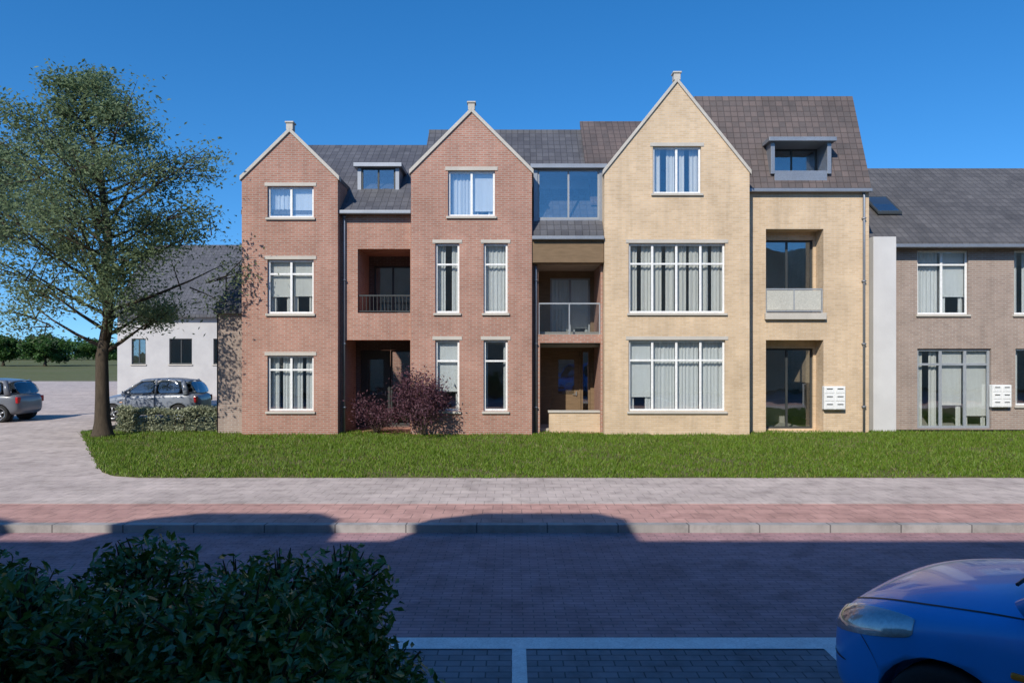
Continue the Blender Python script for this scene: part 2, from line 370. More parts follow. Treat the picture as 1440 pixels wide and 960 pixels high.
# ------------------------------------------------------------------ vegetation
def leaves(name, P, size, m, parent=None, flat=0.5):
    n = len(P); nr = rng.normal(0,1,(n,3)); nr[:,2] = np.abs(nr[:,2])+flat; nr /= np.linalg.norm(nr,axis=1)[:,None]
    t = rng.normal(0,1,(n,3)); t -= nr*(t*nr).sum(1)[:,None]; t /= np.linalg.norm(t,axis=1)[:,None]; b = np.cross(nr,t)
    s = size*rng.uniform(.6,1.35,n)[:,None]
    v = np.stack([P-t*s, P-b*s*.45+nr*s*.12, P+t*s, P+b*s*.45+nr*s*.12],1)
    me = bpy.data.meshes.new(name); me.from_pydata(v.reshape(-1,3).tolist(), [], np.arange(4*n).reshape(-1,4).tolist()); me.materials.append(m)
    return link(bpy.data.objects.new(name, me), parent)

def tree(name, loc, H, spread, crown_z0, nl, per, size, m, trunk_r=0.16, seed=1, label=None, group=None, top=0.35):
    rnd = random.Random(seed); t = empty(name, loc)
    tag(t, label, 'tree', group)
    tb = MB(); pts = [Vector((rnd.gauss(0,.03)*i, rnd.gauss(0,.03)*i, H*.93*i/9)) for i in range(10)]
    tb.tube([Vector((0,0,-.05)),Vector((0,0,.12)),Vector((0,0,.45))]+pts[1:], [trunk_r*1.9,trunk_r*1.4,trunk_r*1.08]+[trunk_r*(1-.093*i) for i in range(1,10)], 12)
    P = []
    for k in range(nl):
        u = k/(nl-1); z = crown_z0+(H*.9-crown_z0)*u**.9
        prof = math.sin(math.pi*min(1, .18+.82*u)**.8)*(1-top*u)+.12
        a = k*2.4+rnd.uniform(-.5,.5); L = spread*prof*rnd.uniform(.6,1.15)
        i = min(8, int(z/(H*.93)*9)); fr = z/(H*.93)*9-i; p0 = pts[i].lerp(pts[i+1], fr)
        d = Vector((math.cos(a), math.sin(a), rnd.uniform(.25,.75))).normalized()
        limb = [p0+d*L*s+Vector((0,0,.12*L*s*s)) for s in (0,.35,.7,1)]
        r0 = trunk_r*.34*(1-.6*u); tb.tube(limb, [r0,r0*.7,r0*.4,r0*.15], 6)
        for j in range(7):
            s = rnd.uniform(.4,1.03); q0 = p0+d*L*s
            d2 = (d+Vector((rnd.gauss(0,.8),rnd.gauss(0,.8),rnd.gauss(.1,.5)))).normalized(); l2 = L*rnd.uniform(.2,.45)+.2
            q1 = q0+d2*l2; tb.tube([q0,q0.lerp(q1,.5)+Vector((0,0,.03)),q1], [r0*.35,r0*.22,r0*.08], 4, False)
            nn = int(per*rnd.uniform(.4,1.4)*(1.75-1.25*u)); c = np.array(q0.lerp(q1,.75)); rr = .13+.17*l2
            P.append(c+rng.normal(0,1,(nn,3))*np.array([rr,rr,rr*.75]))
    tb.build('trunk', M['bark'], t, smooth=True)
    leaves('crown', np.concatenate(P), size, m, t)
    return t

def blob_points(n, shape):           # points near the surface of a lumpy hedge volume
    x0,x1,y0,y1,z0,z1 = shape
    d = rng.uniform(-1,1,(n,3)); ax = rng.integers(0,3,n); sg = np.where(rng.uniform(0,1,n) < .5,-1,1)
    sg = np.where(ax == 2, 1, sg); d[np.arange(n),ax] = sg*(1-np.abs(rng.normal(0,.12,n)))
    c = np.array([(x0+x1)/2,(y0+y1)/2,(z0+z1)/2]); h = np.array([(x1-x0)/2,(y1-y0)/2,(z1-z0)/2])
    return c+d*h

# big tree on the left
tree('street_tree', (-11.8,20.5,0), 11.2, 3.25, 2.4, 62, 105, .06, M['leaf_tree'], .2, 3,
     'tall loose-leaved street tree with a dark trunk in front of the white house')
tree('street_tree', (-18.6,25.0,0), 10.6, 2.5, 6.0, 32, 95, .065, M['leaf_tree'], .17, 5,
     'smaller street tree whose crown is cut by the left edge of the picture')
for i,(x,y,h) in enumerate(((-93,130,5.4),(-88,134,6.0),(-84,128,5.0),(-99,132,6.2),(-79,136,4.6))):
    tree('distant_tree', (x,y,0), h, 3.4, .5, 22, 60, .24, M['leaf_far'], .2, 20+i,
         'distant round green tree at the far end of the side street on the left', 'distant trees at the left edge')

P = np.stack([rng.uniform(-330,-40,22000), rng.uniform(225,260,22000), np.zeros(22000)],1)
top_ = 5.2+1.3*np.sin(P[:,0]*.11)+.9*np.sin(P[:,0]*.37+1)+.6*np.sin(P[:,0]*.9)
P[:,2] = top_*rng.uniform(0,1,22000)**.6
tag(leaves('distant_wood', P, .75, M['leaf_far']), 'far off dark green wood along the horizon beyond the side street', 'wood', kind='stuff')
# dark shrub in the foreground
def shrub(name, loc, prof, size, n, m, label):
    t = empty(name, loc); tag(t, label, 'shrub')
    P = []; st = MB()
    for (x,y,z,r,w) in prof:
        k = int(n*w); d = rng.normal(0,1,(k,3)); d /= np.linalg.norm(d,axis=1)[:,None]
        rad = r*(1-np.abs(rng.normal(0,.2,k)))*rng.uniform(.8,1.12,k)
        P.append(np.array([x,y,z])+d*rad[:,None]*np.array([1,1,.95]))
        for j in range(10):
            e = Vector((rng.normal(),rng.normal(),abs(rng.normal())+.4)).normalized()*r*1.0
            p0 = Vector((x*.8,y*.8,.02)); c = Vector((x,y,z)); st.tube([p0, p0.lerp(c,.6), c+e*.6, c+e], [.016,.013,.008,.003], 5, False)
    st.build('stem', M['bark'], t); P = np.concatenate(P); P = P[P[:,2] > .03]
    leaves('foliage', P, size, m, t, .3)
    return t
prof = []
for k in range(34):
    x = random.uniform(-2.5,1.1); y = random.uniform(-.7,.75); top = 1.45-.05*max(0,x)**2
    for z in (top-.33, top-.8): prof.append((x,y,z+random.uniform(-.1,.05),.36,1/68))
for k in range(6): prof.append((random.uniform(.6,1.15), random.uniform(-.45,.5), random.uniform(1.1,1.24), .33, 1/80))
for k in range(6): prof.append((1.12+random.uniform(-.1,.1), random.uniform(-.5,.5), random.uniform(.7,1.08), .3, 1/90))
for k in range(8): prof.append((1.22+random.uniform(-.1,.12), random.uniform(-.6,.6), random.uniform(.3,.75), .33, 1/90))
shrub('garden_shrub', (-2.05,3.6,-.15), prof, .032, 75000, M['leaf_bush'], 'large dark green shrub in deep shade in the front left foreground')

# ------------------------------------------------------------------ houses
YB = 30.0
def solid_sides(mb, x0, x1, y0, zt):     # side and back walls
    mb.poly([(x0,y0,0),(x0,YB,0),(x0,YB,zt),(x0,y0,zt)][::-1]); mb.poly([(x1,y0,0),(x1,YB,0),(x1,YB,zt),(x1,y0,zt)])
    mb.poly([(x0,YB,0),(x1,YB,0),(x1,YB,zt),(x0,YB,zt)][::-1])

def gable_front(house, wm, x0, x1, ze, zr, y, yback, holes, coping='stone', roofm='slate'):
    xm = (x0+x1)/2; k = (zr-ze)/(xm-x0)
    planes = ((-k,1,ze-k*x0),(k,1,ze+k*x1))
    w = MB(); wall_cells(w, x0, x1, 0, zr, y, holes, planes)
    w.poly([(x0,y,0),(x0,y,ze),(x0,yback,ze),(x0,yback,0)]); w.poly([(x1,y,0),(x1,yback,0),(x1,yback,ze),(x1,y,ze)])
    # upstand of the gable above the roof
    ob = w.build('wall', M[wm], house)
    c = MB(); t = .09; o = .05; yy0, yy1 = y-.05, y+.2
    L_ = math.hypot(xm-x0, zr-ze); nx, nz = -(zr-ze)/L_, (xm-x0)/L_
    pts = [(x0-o, ze-o*k+.002),(xm, zr+.002),(xm, zr+t*1.5),(x0-o, ze-o*k+t*1.5)]
    c.prism(pts, yy0, yy1); c.prism([(2*xm-a, b) for a,b in pts[::-1]], yy0, yy1)
    c.build('coping', M[coping], house, bevel=.008)
    c = MB(); c.box(xm-.1, xm+.1, yy0+.01, yy1-.01, zr+.06, zr+.26); c.box(xm-.13,xm+.13,yy0-.02,yy1+.02,zr+.26,zr+.31)
    c.build('finial', M[coping], house, bevel=.012)
    r = MB(); gable_roof_y(r, x0, x1, ze-.02, zr-.05, y+.2, 26.5, .0); r.build('roof', M[roofm], house)

def room(house, x0, x1, y0, z0, z1, dep=3.2):
    """the room behind a row of windows: floor, ceiling and back wall"""
    b = MB(); e = .01
    b.box(x0+e,x1-e,y0+dep,y0+dep+.05,z0,z1); b.box(x0+e,x1-e,y0+.4,y0+dep,z0-.1,z0); b.box(x0+e,x1-e,y0+.4,y0+dep,z1,z1+.1)
    b.build('room', M['room'], house)

G1, G2, F1, F2, T1, T2 = Z(578), Z(478), Z(440), Z(342), Z(305), Z(240)
# --- red house on the left
hA = empty('gabled_house', (0,0,0)); tag(hA, 'narrow red brick gabled house beside the tall tree, leftmost of the two red ones', 'house')
ax0, ax1, ax2 = X(340), X(475), -2.99
ow = (X(376), X(441))
holesA = [(ow[0],ow[1],Z(578),Z(500)),(ow[0],ow[1],Z(441),Z(365)),(ow[0],ow[1],Z(306),Z(262))]
gable_front(hA, 'red', ax0, ax1, Z(252), Z(186), 21.0, 22.2, holesA)
for i,(a,b,c,d) in enumerate(holesA): window(hA,a,b,c,d,21.0,2,None if i == 2 else d-.42,'white',[.9,1,1][i],lintel='stone')
rA = 21.35; w = MB()
hrA = [(X(503,rA),X(577,rA),Z(440,rA),Z(350,rA)), (X(482,rA)+.02,X(577,rA),.02,Z(478,rA))]
wall_cells(w, ax1, ax2, 0, 6.6, rA, hrA, depth=1.7); 
aw = MB(); wall_cells(aw, X(307,rA), ax0-.003, 0, Z(440,rA), rA-.02, []); aw.build('wall', M['brown'], hA)
solid_sides(w, X(305,rA), ax2, rA, 3.6); w.poly([(ax0,21.4,3.6),(ax0,YB,3.6),(ax0,YB,6.6),(ax0,21.4,6.6)][::-1])
w.build('wall', M['red'], hA)
for i,(a,b,c,d) in enumerate(hrA):
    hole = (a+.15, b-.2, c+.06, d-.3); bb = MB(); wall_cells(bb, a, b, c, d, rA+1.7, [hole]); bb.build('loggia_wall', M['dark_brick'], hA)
    if i == 0: window(hA,*hole,rA+1.7,2,None,'darkframe',0,sill=False)
    else: door(hA,hole[0],hole[0]+.95,hole[2],hole[3],rA+1.7); window(hA,hole[0]+.96,hole[1],hole[2],hole[3],rA+1.7,1,None,'darkframe',0,sill=False)
railing(hA, hrA[0][0]+.01, hrA[0][1]-.01, rA+.08, hrA[0][2], hrA[0][2]+.55, 'darkframe')
r = MB(); slope_roof_x(r, ax0-.1, ax2, 21.2, 6.55, 25.5, 9.75); slope_roof_x(r, ax0-.1, ax2, 29.2, 6.55, 25.5, 9.75)
r.build('roof', M['slate'], hA)
r = MB(); slope_roof_x(r, X(303,rA), ax0-.002, 21.2, 3.6, 27, 7.9); r.build('roof', M['slate'], hA)
gutter(hA, ax1+.003, ax2-.003, 21.2, 6.55); downpipe(hA, ax1+.12, 21.29, 0, 6.5)
def dormer(house, x0, x1, z0, z1, y, ydeep, fm='darkframe', cols=2, deep=0.03):
    d = MB(); d.box(x0-.12,x0,y,ydeep,z0-.1,z1+.002); d.box(x1,x1+.12,y,ydeep,z0-.1,z1+.002); d.box(x0,x1,y+.02,ydeep,z0-.75,z0); d.box(x0,x1,y+1.3,y+1.35,z0,z1)
    o = d.build('dormer', M['zinc'], house, bevel=.005)
    box('dormer_roof', x0-.22,x1+.22,y-.15,ydeep,z1+.004,z1+.13, M['zinc'], o, .01)
    f = MB(); t = .055; yf = y+deep
    f.box(x0,x0+t,yf,yf+.05,z0+.002,z1); f.box(x1-t,x1,yf,yf+.05,z0+.002,z1); f.box(x0+t,x1-t,yf,yf+.05,z0+.002,z0+t); f.box(x0+t,x1-t,yf,yf+.05,z1-t,z1)
    for c in range(1,cols): f.box(x0+(x1-x0)*c/cols-t/2,x0+(x1-x0)*c/cols+t/2,yf+.004,yf+.046,z0+t,z1-t)
    q = f.build('frame', M[fm], o)
    box('pane', x0+t*.8, x1-t*.8, yf+.02, yf+.028, z0+t*.8, z1-t*.8, M['glass'], o)
    return o
dormer(hA, X(508,22.4), X(556,22.4), Z(298,22.4), Z(236,22.4), 22.4, 25.0)
for z in (0,2.95): room(hA, ax0+.05, ax1-.05, 21.0, z+.12, z+2.7)
room(hA, holesA[2][0]-.4, holesA[2][1]+.4, 21.0, holesA[2][2]-.6, holesA[2][3]+.02)
room(hA, ax1+.05, ax2-.05, rA, 3.07, 5.6)

# --- red house in the middle
hB = empty('gabled_house', (0,0,0)); tag(hB, 'red brick gabled house next to the cream one, the wider of the two red ones', 'house')
bx0, bx1, bx2 = X(578), X(748), X(850)-.01
wl, wr = (X(612),X(646)), (X(680),X(714))
holesB = [(X(618),X(649),T1+.02,T2+.0),(X(649)+.1,X(682)+.1,T1+.02,T2)]
holesB += [(a,b,c,d) for (a,b) in (wl,wr) for (c,d) in ((G1,G2),(F1,F2))]
holesB[0] = (X(630),X(696),T1+.02,T2); holesB.pop(1)
gable_front(hB, 'red', bx0, bx1, Z(243), Z(158), 21.0, 22.2, holesB)
for i,(a,b,c,d) in enumerate(holesB): window(hB,a,b,c,d,21.0,2 if i == 0 else 1,None if i == 0 else d-.62,'white',[1,.55,.9,.4,1][i],lintel='stone')
w = MB(); rB = 21.35
hrB = [(bx1+.2,bx2-.06,Z(470,rB),Z(372,rB)), (bx1+.25,bx2-.06,.02,Z(482,rB))]
wall_cells(w, bx1, bx2, 0, 5.9, rB, hrB, depth=1.7); solid_sides(w, bx0+.01, bx2, rB+.01, 5.9); w.build('wall', M['red'], hB)
for i,(a,b,c,d) in enumerate(hrB):
    hole = (a+.45, b-.12, c+.06, d-.22); bb = MB(); wall_cells(bb, a, b, c, d, rB+1.7, [hole]); bb.build('loggia_wall', M['wood'], hB)
    if i == 0: window(hB,*hole,rB+1.7,2,None,'greyframe',1,sill=False)
    else: door(hB,hole[0],hole[0]+.95,hole[2],hole[3],rB+1.7,'wood',fm='wood'); window(hB,hole[0]+.96,hole[1],hole[2],hole[3],rB+1.7,1,None,'wood',0,sill=False)
railing(hB, hrB[0][0]+.01, hrB[0][1]-.01, rB+.06, hrB[0][2]-.25, hrB[0][2]+.95, 'greyframe', True)
r = MB(); slope_roof_x(r, bx0+.003, bx2, 21.1, 5.9, 25.5, 10.2); slope_roof_x(r, bx0+.003, bx2, 29.2, 6.2, 25.5, 10.3); r.build('roof', M['slate'], hB)
box('fascia', bx1+.004, bx2-.004, 21.05, rB-.003, 5.1, 5.78, M['wood'], hB, .006)
gutter(hB, bx1+.003, bx2-.003, 21.04, 5.76); downpipe(hB, bx1+.12, 21.29, 0, 5.05)
dormer(hB, X(756,21.5), X(843,21.5), Z(308,21.5), Z(238,21.5), 21.5, 25.2, 'greyframe', 2)
for z in (0,2.95): room(hB, bx0+.05, bx1-.05, 21.0, z+.12, z+2.7)
room(hB, holesB[0][0]-.4, holesB[0][1]+.4, 21.0, holesB[0][2]-.6, holesB[0][3]+.02)
for z in (0,2.95): room(hB, bx1+.05, bx2-.05, rB, z+.12, z+2.6)

# --- cream house
hC = empty('gabled_house', (0,0,0)); tag(hC, 'tall cream brick gabled house with wide windows and recessed balconies', 'house')
cx0, cx1, cx2 = X(850), X(1054), X(1222,21.6)
rC = 21.6
hc = [(X(918),X(986),Z(272),Z(206)),(X(884),X(1020),F1,F2),(X(884),X(1020),G1,G2)]
gable_front(hC, 'cream', cx0, cx1, Z(243), Z(116), 21.0, 22.4, hc)
window(hC,*hc[0],21.0,2,None,'white',.85,lintel='stone'); window(hC,*hc[1],21.0,4,hc[1][3]-.6,'white',1,lintel='stone'); window(hC,*hc[2],21.0,4,hc[2][3]-.6,'white',1,lintel='stone')
w = MB(); lo = (X(1077,rC), X(1158,rC))
hl = [(lo[0],lo[1],Z(440,rC),Z(322,rC)),(lo[0],lo[1],.02,Z(478,rC))]
wall_cells(w, cx1, cx2, 0, Z(270,rC), rC, hl, depth=.55); solid_sides(w, cx0+.01, cx2, rC+.01, Z(270,rC))
w.build('wall', M['cream'], hC)
bw = MB(); yb = rC+.55
for i,(a,b,c,d) in enumerate(hl):
    hole = (a+.08, b-.08, c+.05, d-.25)
    bb = MB(); wall_cells(bb, a, b, c, d, yb, [hole]); bb.build('loggia_wall', M['cream'], hC)
    window(hC,*hole,yb,2,None,'darkframe',.0,sill=False)
    room(hC, a, b, yb, c, d, 2.5)
railing(hC, lo[0]+.01, lo[1]-.01, rC+.06, hl[0][2], hl[0][2]+.75, 'greyframe', True, pm='frosted')
box('balcony_slab', lo[0]-.05, lo[1]+.05, rC-.12, rC-.003, hl[0][2]-.2, hl[0][2]-.003, M['stone'], hC, .01)
mz0, mz1 = Z(270,rC), Z(140,22.7)
r = MB(); mh = (X(1085,21.9),X(1158,21.9),Z(243,21.9),Z(204,21.9))
my = lambda z: rC-.05+(z-mz0)/(mz1-mz0)*(22.75-rC+.05)
zl_, zh_ = mh[2]-.2, mh[3]+.05
for (xa,xb,za,zb) in ((cx1-1.2,cx2+.05,mz0,zl_),(cx1-1.2,cx2+.05,zh_,mz1),(cx1-1.2,mh[0]-.05,zl_,zh_),(mh[1]+.05,cx2+.05,zl_,zh_)): slope_roof_x(r, xa, xb, my(za), za, my(zb), zb, .12)
r.box(cx1-1.2, cx2+.05, 22.75, 28.5, mz1-.2, mz1+.1); r.box(cx2-.1, cx2+.04, 22.75, 28.5, mz0, mz1-.2)
r.poly([(cx2+.04,rC,mz0),(cx2+.04,22.75,mz0),(cx2+.04,22.75,mz1)])
slope_roof_x(r, cx0-.3, cx1-1.2, 22.0, 7.0, 25.5, 10.6); r.build('roof', M['tile_brown'], hC)
dormer(hC, mh[0], mh[1], mh[2], mh[3], 21.62, 23.2, 'darkframe', 2, .75)
gutter(hC, cx1+.003, cx2+.03, rC-.05, mz0-.03); downpipe(hC, cx2-.18, rC-.06, 0, mz0)
for z in (0,2.95): room(hC, cx0+.05, cx1-.05, 21.0, z+.12, z+2.7)
room(hC, hc[0][0]-.4, hc[0][1]+.4, 21.0, hc[0][2]-.6, hc[0][3]+.02)

# --- brown house on the right
hD = empty('terraced_house', (0,0,0)); tag(hD, 'low brown brick house with a long dark roof at the right edge', 'house')
rD = 22.5; dx0, dx1 = X(1226,rD), 24.0
hd = [(X(1290,rD),X(1362,rD),Z(442,rD),Z(352,rD)),(X(1290,rD),X(1394,rD),.03,Z(490,rD)),(X(1426,rD),X(1490,rD),Z(442,rD),Z(352,rD)),(X(1428,rD),X(1500,rD),Z(570,rD),Z(490,rD))]
w = MB(); wall_cells(w, dx0, dx1, 0, 5.95, rD, hd); solid_sides(w, dx0+.01, dx1, rD+.01, 5.95); w.build('wall', M['brown'], hD)
window(hD,*hd[0],rD,2,hd[0][3]-.45,'white',1); window(hD,*hd[1],rD,3,hd[1][3]-.5,'greyframe',.8,sill=False,fw=.08); window(hD,*hd[2],rD,2,None,'white',.8); window(hD,*hd[3],rD,2,None,'white',.6)
r = MB(); slope_roof_x(r, dx0-.1, dx1+.2, 22.2, 5.75, 27, 9.3); slope_roof_x(r, dx0-.1, dx1+.2, 31.8, 5.75, 27, 9.3); r.build('roof', M['tile'], hD)
gutter(hD, X(1259,22.1), dx1, 22.2, 5.7)
box('pilaster', X(1226,22.1), X(1258,22.1), 22.0, 22.49, .0, 6.02, M['pale_render'], hD, .01)
for z in (0,2.95): room(hD, dx0+.05, dx1-.05, rD, z+.12, z+2.6)
sk = MB(); slope_roof_x(sk, X(1228,24), X(1262,24), 23.7, 7.05, 24.7, 7.79, .07); sko = sk.build('skylight', M['darkframe'], hD)
sk = MB(); slope_roof_x(sk, X(1231,24), X(1259,24), 23.78, 7.18, 24.62, 7.80, .01); sk.build('pane', M['glass'], sko)

# --- white house behind the tree
hE = empty('white_house', (0,0,0)); tag(hE, 'white rendered house with grey roof behind the tall tree', 'house')
dE = 40; ex0, ex1 = X(165,dE), X(350,dE); he = [(X(238,dE),X(270,dE),Z(512,dE),Z(476,dE)),(X(185,dE),X(205,dE),Z(512,dE),Z(476,dE)),(X(300,dE),X(325,dE),Z(512,dE),Z(476,dE))]
w = MB(); wall_cells(w, ex0, ex1, 0, Z(438,dE), dE, he)
zt = Z(438,dE); w.poly([(ex0,dE,0),(ex0,dE,zt),(ex0,dE+4,zt+4.2),(ex0,dE+8,zt),(ex0,dE+8,0)]); w.poly([(ex1,dE,0),(ex1,dE,zt),(ex1,dE+4,zt+4.2),(ex1,dE+8,zt),(ex1,dE+8,0)]); w.poly([(ex0,dE+8,0),(ex1,dE+8,0),(ex1,dE+8,zt),(ex0,dE+8,zt)])
w.build('wall', M['render'], hE)
for h in he: window(hE,*h,dE,2,None,'darkframe',0)
r = MB(); slope_roof_x(r, ex0-.2, ex1+.2, dE-.35, zt-.33, dE+4, zt+4.2, .15); slope_roof_x(r, ex0-.2, ex1+.2, dE+8.3, zt-.33, dE+4, zt+4.2, .15); rr = r.build('roof', M['slate'], hE)

# --- row of houses behind the camera, its shadow falls over the road
hF = empty('row_house', (0,0,0)); tag(hF, 'pale brick house row whose shadow darkens the near side of the road', 'house')
fz = 9.05
w = MB(); w.box(-40,40,-9,-1.2,0,fz)
for (xc, wd, h) in ((-15.3,4.6,1.0),(-9.95,3.0,1.15),(-5.7,2.9,1.15)):
    w.prism([(xc-wd/2,fz-.01),(xc+wd/2,fz-.01),(xc+wd/2,fz+h*.7),(xc+wd*.3,fz+h),(xc-wd*.3,fz+h),(xc-wd/2,fz+h*.7)], -1.22, -2.4)
w.build('wall', M['cream'], hF)

# ------------------------------------------------------------------ cars
def paint(name, c):
    m = mat(name, c, 0.32, 0.5); N, L, b = nodes(m); b.inputs['Coat Weight'].default_value = .5; b.inputs['Coat Roughness'].default_value = .06
    v = coords(N, L); r = ramp(N, [(.35, c), (.75, tuple(.85*x+.01 for x in c))]); L.new(noise(N, L, v, 3, 8), r.inputs['Fac']); L.new(r.outputs['Color'], b.inputs['Base Color'])
    return m
M['rubber'] = noisy('tyre_rubber', (.018,.018,.018), (.03,.03,.03), 6, .8, .3, 50, .2)
M['plastic'] = noisy('black_plastic', (.02,.02,.022), (.03,.03,.03), 6, .5, .4, 60, .1)
M['alloy'] = noisy('silver_alloy', (.45,.46,.47), (.38,.39,.40), 6, .35, .5, 60, .03, .8)
M['carglass'] = glass_mat('car_glass', (.28,.32,.33)); M['clear'] = glass_mat('lamp_glass', (.9,.92,.95))
M['lamp_amber'] = mat('lamp_amber', (.55,.2,.02), .2, .5); M['lamp_red'] = mat('lamp_red', (.35,.01,.012), .2, .5); M['seatcloth'] = noisy('seat_cloth', (.04,.04,.045), (.06,.06,.065), 5, .9, .1)

def loft(name, rows, m, parent, sub=2, closed=False, solid=0.0):
    nr, nc = len(rows), len(rows[0]); v = [p for r in rows for p in r]
    f = [(i*nc+j, i*nc+j+1, (i+1)*nc+j+1, (i+1)*nc+j) for i in range(nr-1) for j in range(nc-1)]
    me = bpy.data.meshes.new(name); me.from_pydata(v, [], f); me.materials.append(m)
    bm = bmesh.new(); bm.from_mesh(me); bmesh.ops.recalc_face_normals(bm, faces=bm.faces); bm.to_mesh(me); bm.free()
    me.polygons.foreach_set('use_smooth', [True]*len(me.polygons))
    o = link(bpy.data.objects.new(name, me), parent)
    if solid: k = o.modifiers.new('solid','SOLIDIFY'); k.thickness = solid; k.offset = 0
    if sub: k = o.modifiers.new('sub','SUBSURF'); k.levels = sub; k.render_levels = sub
    return o
def bake_cut(o, cutters):
    for c in cutters:
        b = o.modifiers.new('cut','BOOLEAN'); b.object = c; b.operation = 'DIFFERENCE'; b.solver = 'EXACT'
    bpy.context.view_layer.update()
    me = bpy.data.meshes.new_from_object(o.evaluated_get(bpy.context.evaluated_depsgraph_get()))
    o.modifiers.clear(); o.data = me
    for c in cutters: bpy.data.objects.remove(c)

def make_car(label, pm, loc, rz):
    """small hatchback; local +y is the nose, origin on the ground at its middle"""
    t = empty('parked_car', loc, rz); tag(t, label, 'car')
    # y, z bottom, half width, z belt, belt half width, z centre
    st = [(1.86,.30,.44,.56,.40,.58),(1.80,.24,.60,.66,.54,.70),(1.66,.21,.74,.74,.66,.80),(1.45,.20,.80,.80,.71,.885),
          (1.10,.20,.815,.86,.735,.955),(.80,.20,.82,.90,.745,1.0),(.3,.20,.82,.92,.75,1.0),(-.5,.20,.82,.94,.75,1.0),(-1.2,.21,.815,.96,.73,1.0),
          (-1.55,.24,.78,.96,.69,.99),(-1.72,.28,.70,.92,.60,.94),(-1.78,.36,.55,.80,.48,.82)]
    rows = []
    for (y,zb,w,zl,wl,zc) in st:
        h = [(w*.92,zb),(w,zb+(zl-zb)*.30),(w*1.0,zb+(zl-zb)*.62),(w*.985,zl-.05),(wl,zl),(wl*.72,zl+(zc-zl)*.72),(wl*.34,zc-.005)]
        full = [(-a,y,z) for a,z in h]+[(0,y,zc)]+[(a,y,z) for a,z in h[::-1]]
        rows.append(full+[(w*.4,y,zb),(-w*.4,y,zb),full[0]])
    rows = [[(p[0]*.35,p[1]+.015,.43+(p[2]-.43)*.4) for p in rows[0]]]+rows+[[(p[0]*.35,p[1]-.01,.6+(p[2]-.6)*.4) for p in rows[-1]]]
    body = loft('body', rows, pm, t, 2)
    bm = bmesh.new(); bm.from_mesh(body.data); bmesh.ops.remove_doubles(bm, verts=bm.verts, dist=1e-5)
    bmesh.ops.holes_fill(bm, edges=[e for e in bm.edges if e.is_boundary]); bmesh.ops.recalc_face_normals(bm, faces=bm.faces)
    for f in bm.faces: f.smooth = True
    bm.to_mesh(body.data); bm.free()
    cut = []
    for y in (1.17,-1.17):
        for sx in (-1,1):
            c = MB(); c.tube([(sx*.55,y,.30),(sx*1.1,y,.30)], .345, 32); cut.append(c.build('arch', M['plastic'], t))
    bake_cut(body, cut)
    a = MB()
    for y in (1.17,-1.17):
        for sx in (-1,1): a.tube([(sx*.5,y,.30),(sx*.545,y,.30)], .34, 24)
    a.build('wheel_liner', M['plastic'], body)
    for y in (1.17,-1.17):
        for sx in (-1,1):
            tb = MB(); n = 36; pr = [(.62,.20),(.60,.27),(.615,.297),(.66,.305),(.74,.305),(.785,.297),(.80,.27),(.79,.205)]
            for i in range(n):
                for (x,r) in pr: tb.v.append((sx*x, y+r*math.cos(2*math.pi*i/n), .302+r*math.sin(2*math.pi*i/n)))
            k = len(pr)
            for i in range(n):
                for j in range(k-1): tb.f.append((i*k+j, i*k+j+1, ((i+1)%n)*k+j+1, ((i+1)%n)*k+j))
            ty = tb.build('wheel', M['rubber'], t, smooth=True)
            rm = MB(); rm.tube([(sx*.765,y,.302),(sx*.79,y,.302)], .055, 16)
            for q in range(5):
                ang = q*2*math.pi/5+.3; c_, s_ = math.cos(ang), math.sin(ang)
                rm.tube([(sx*.782,y+.04*c_,.302+.04*s_),(sx*.785,y+.2*c_,.302+.2*s_)], [.032,.026], 8)
            for i in range(n):
                for (x,r) in ((.795,.208),(.795,.19),(.70,.185)): rm.v.append((sx*x, y+r*math.cos(2*math.pi*i/n), .302+r*math.sin(2*math.pi*i/n)))
            b0 = len(rm.v)-3*n
            for i in range(n):
                for j in range(2): rm.f.append((b0+i*3+j, b0+i*3+j+1, b0+((i+1)%n)*3+j+1, b0+((i+1)%n)*3+j))
            rm.build('rim', M['alloy'], ty, smooth=True)
            dk = MB(); dk.tube([(sx*.66,y,.302),(sx*.68,y,.302)], .19, 24); dk.build('brake_disc', M['plastic'], ty)
    # greenhouse: y front/back of the cant line, widths
    bz = lambda y: .985
    ws = [[(-.70,.86,.96),(-.36,.98,.995),(0,1.02,1.0),(.36,.98,.995),(.70,.86,.96)],
          [(-.66,.56,1.2),(-.34,.66,1.22),(0,.69,1.225),(.34,.66,1.22),(.66,.56,1.2)],
          [(-.585,.22,1.41),(-.3,.30,1.44),(0,.32,1.445),(.3,.30,1.44),(.585,.22,1.41)]]
    loft('windscreen', ws, M['carglass'], t, 2, solid=.008)
    rf = []
    for (y,z,w) in ((.34,1.445,.575),(.22,1.465,.585),(-.3,1.50,.60),(-.9,1.485,.59),(-1.35,1.43,.56),(-1.42,1.405,.55)):
        rf.append([(-w-.02,y-.05 if y > .2 else y,z-.055),(-w+.02,y-.03 if y > .2 else y,z-.015),(-w*.5,y,z+.01),(0,y,z+.016),(w*.5,y,z+.01),(w-.02,y-.03 if y > .2 else y,z-.015),(w+.02,y-.05 if y > .2 else y,z-.055)])
    loft('roof', rf, pm, t, 2, solid=.03)
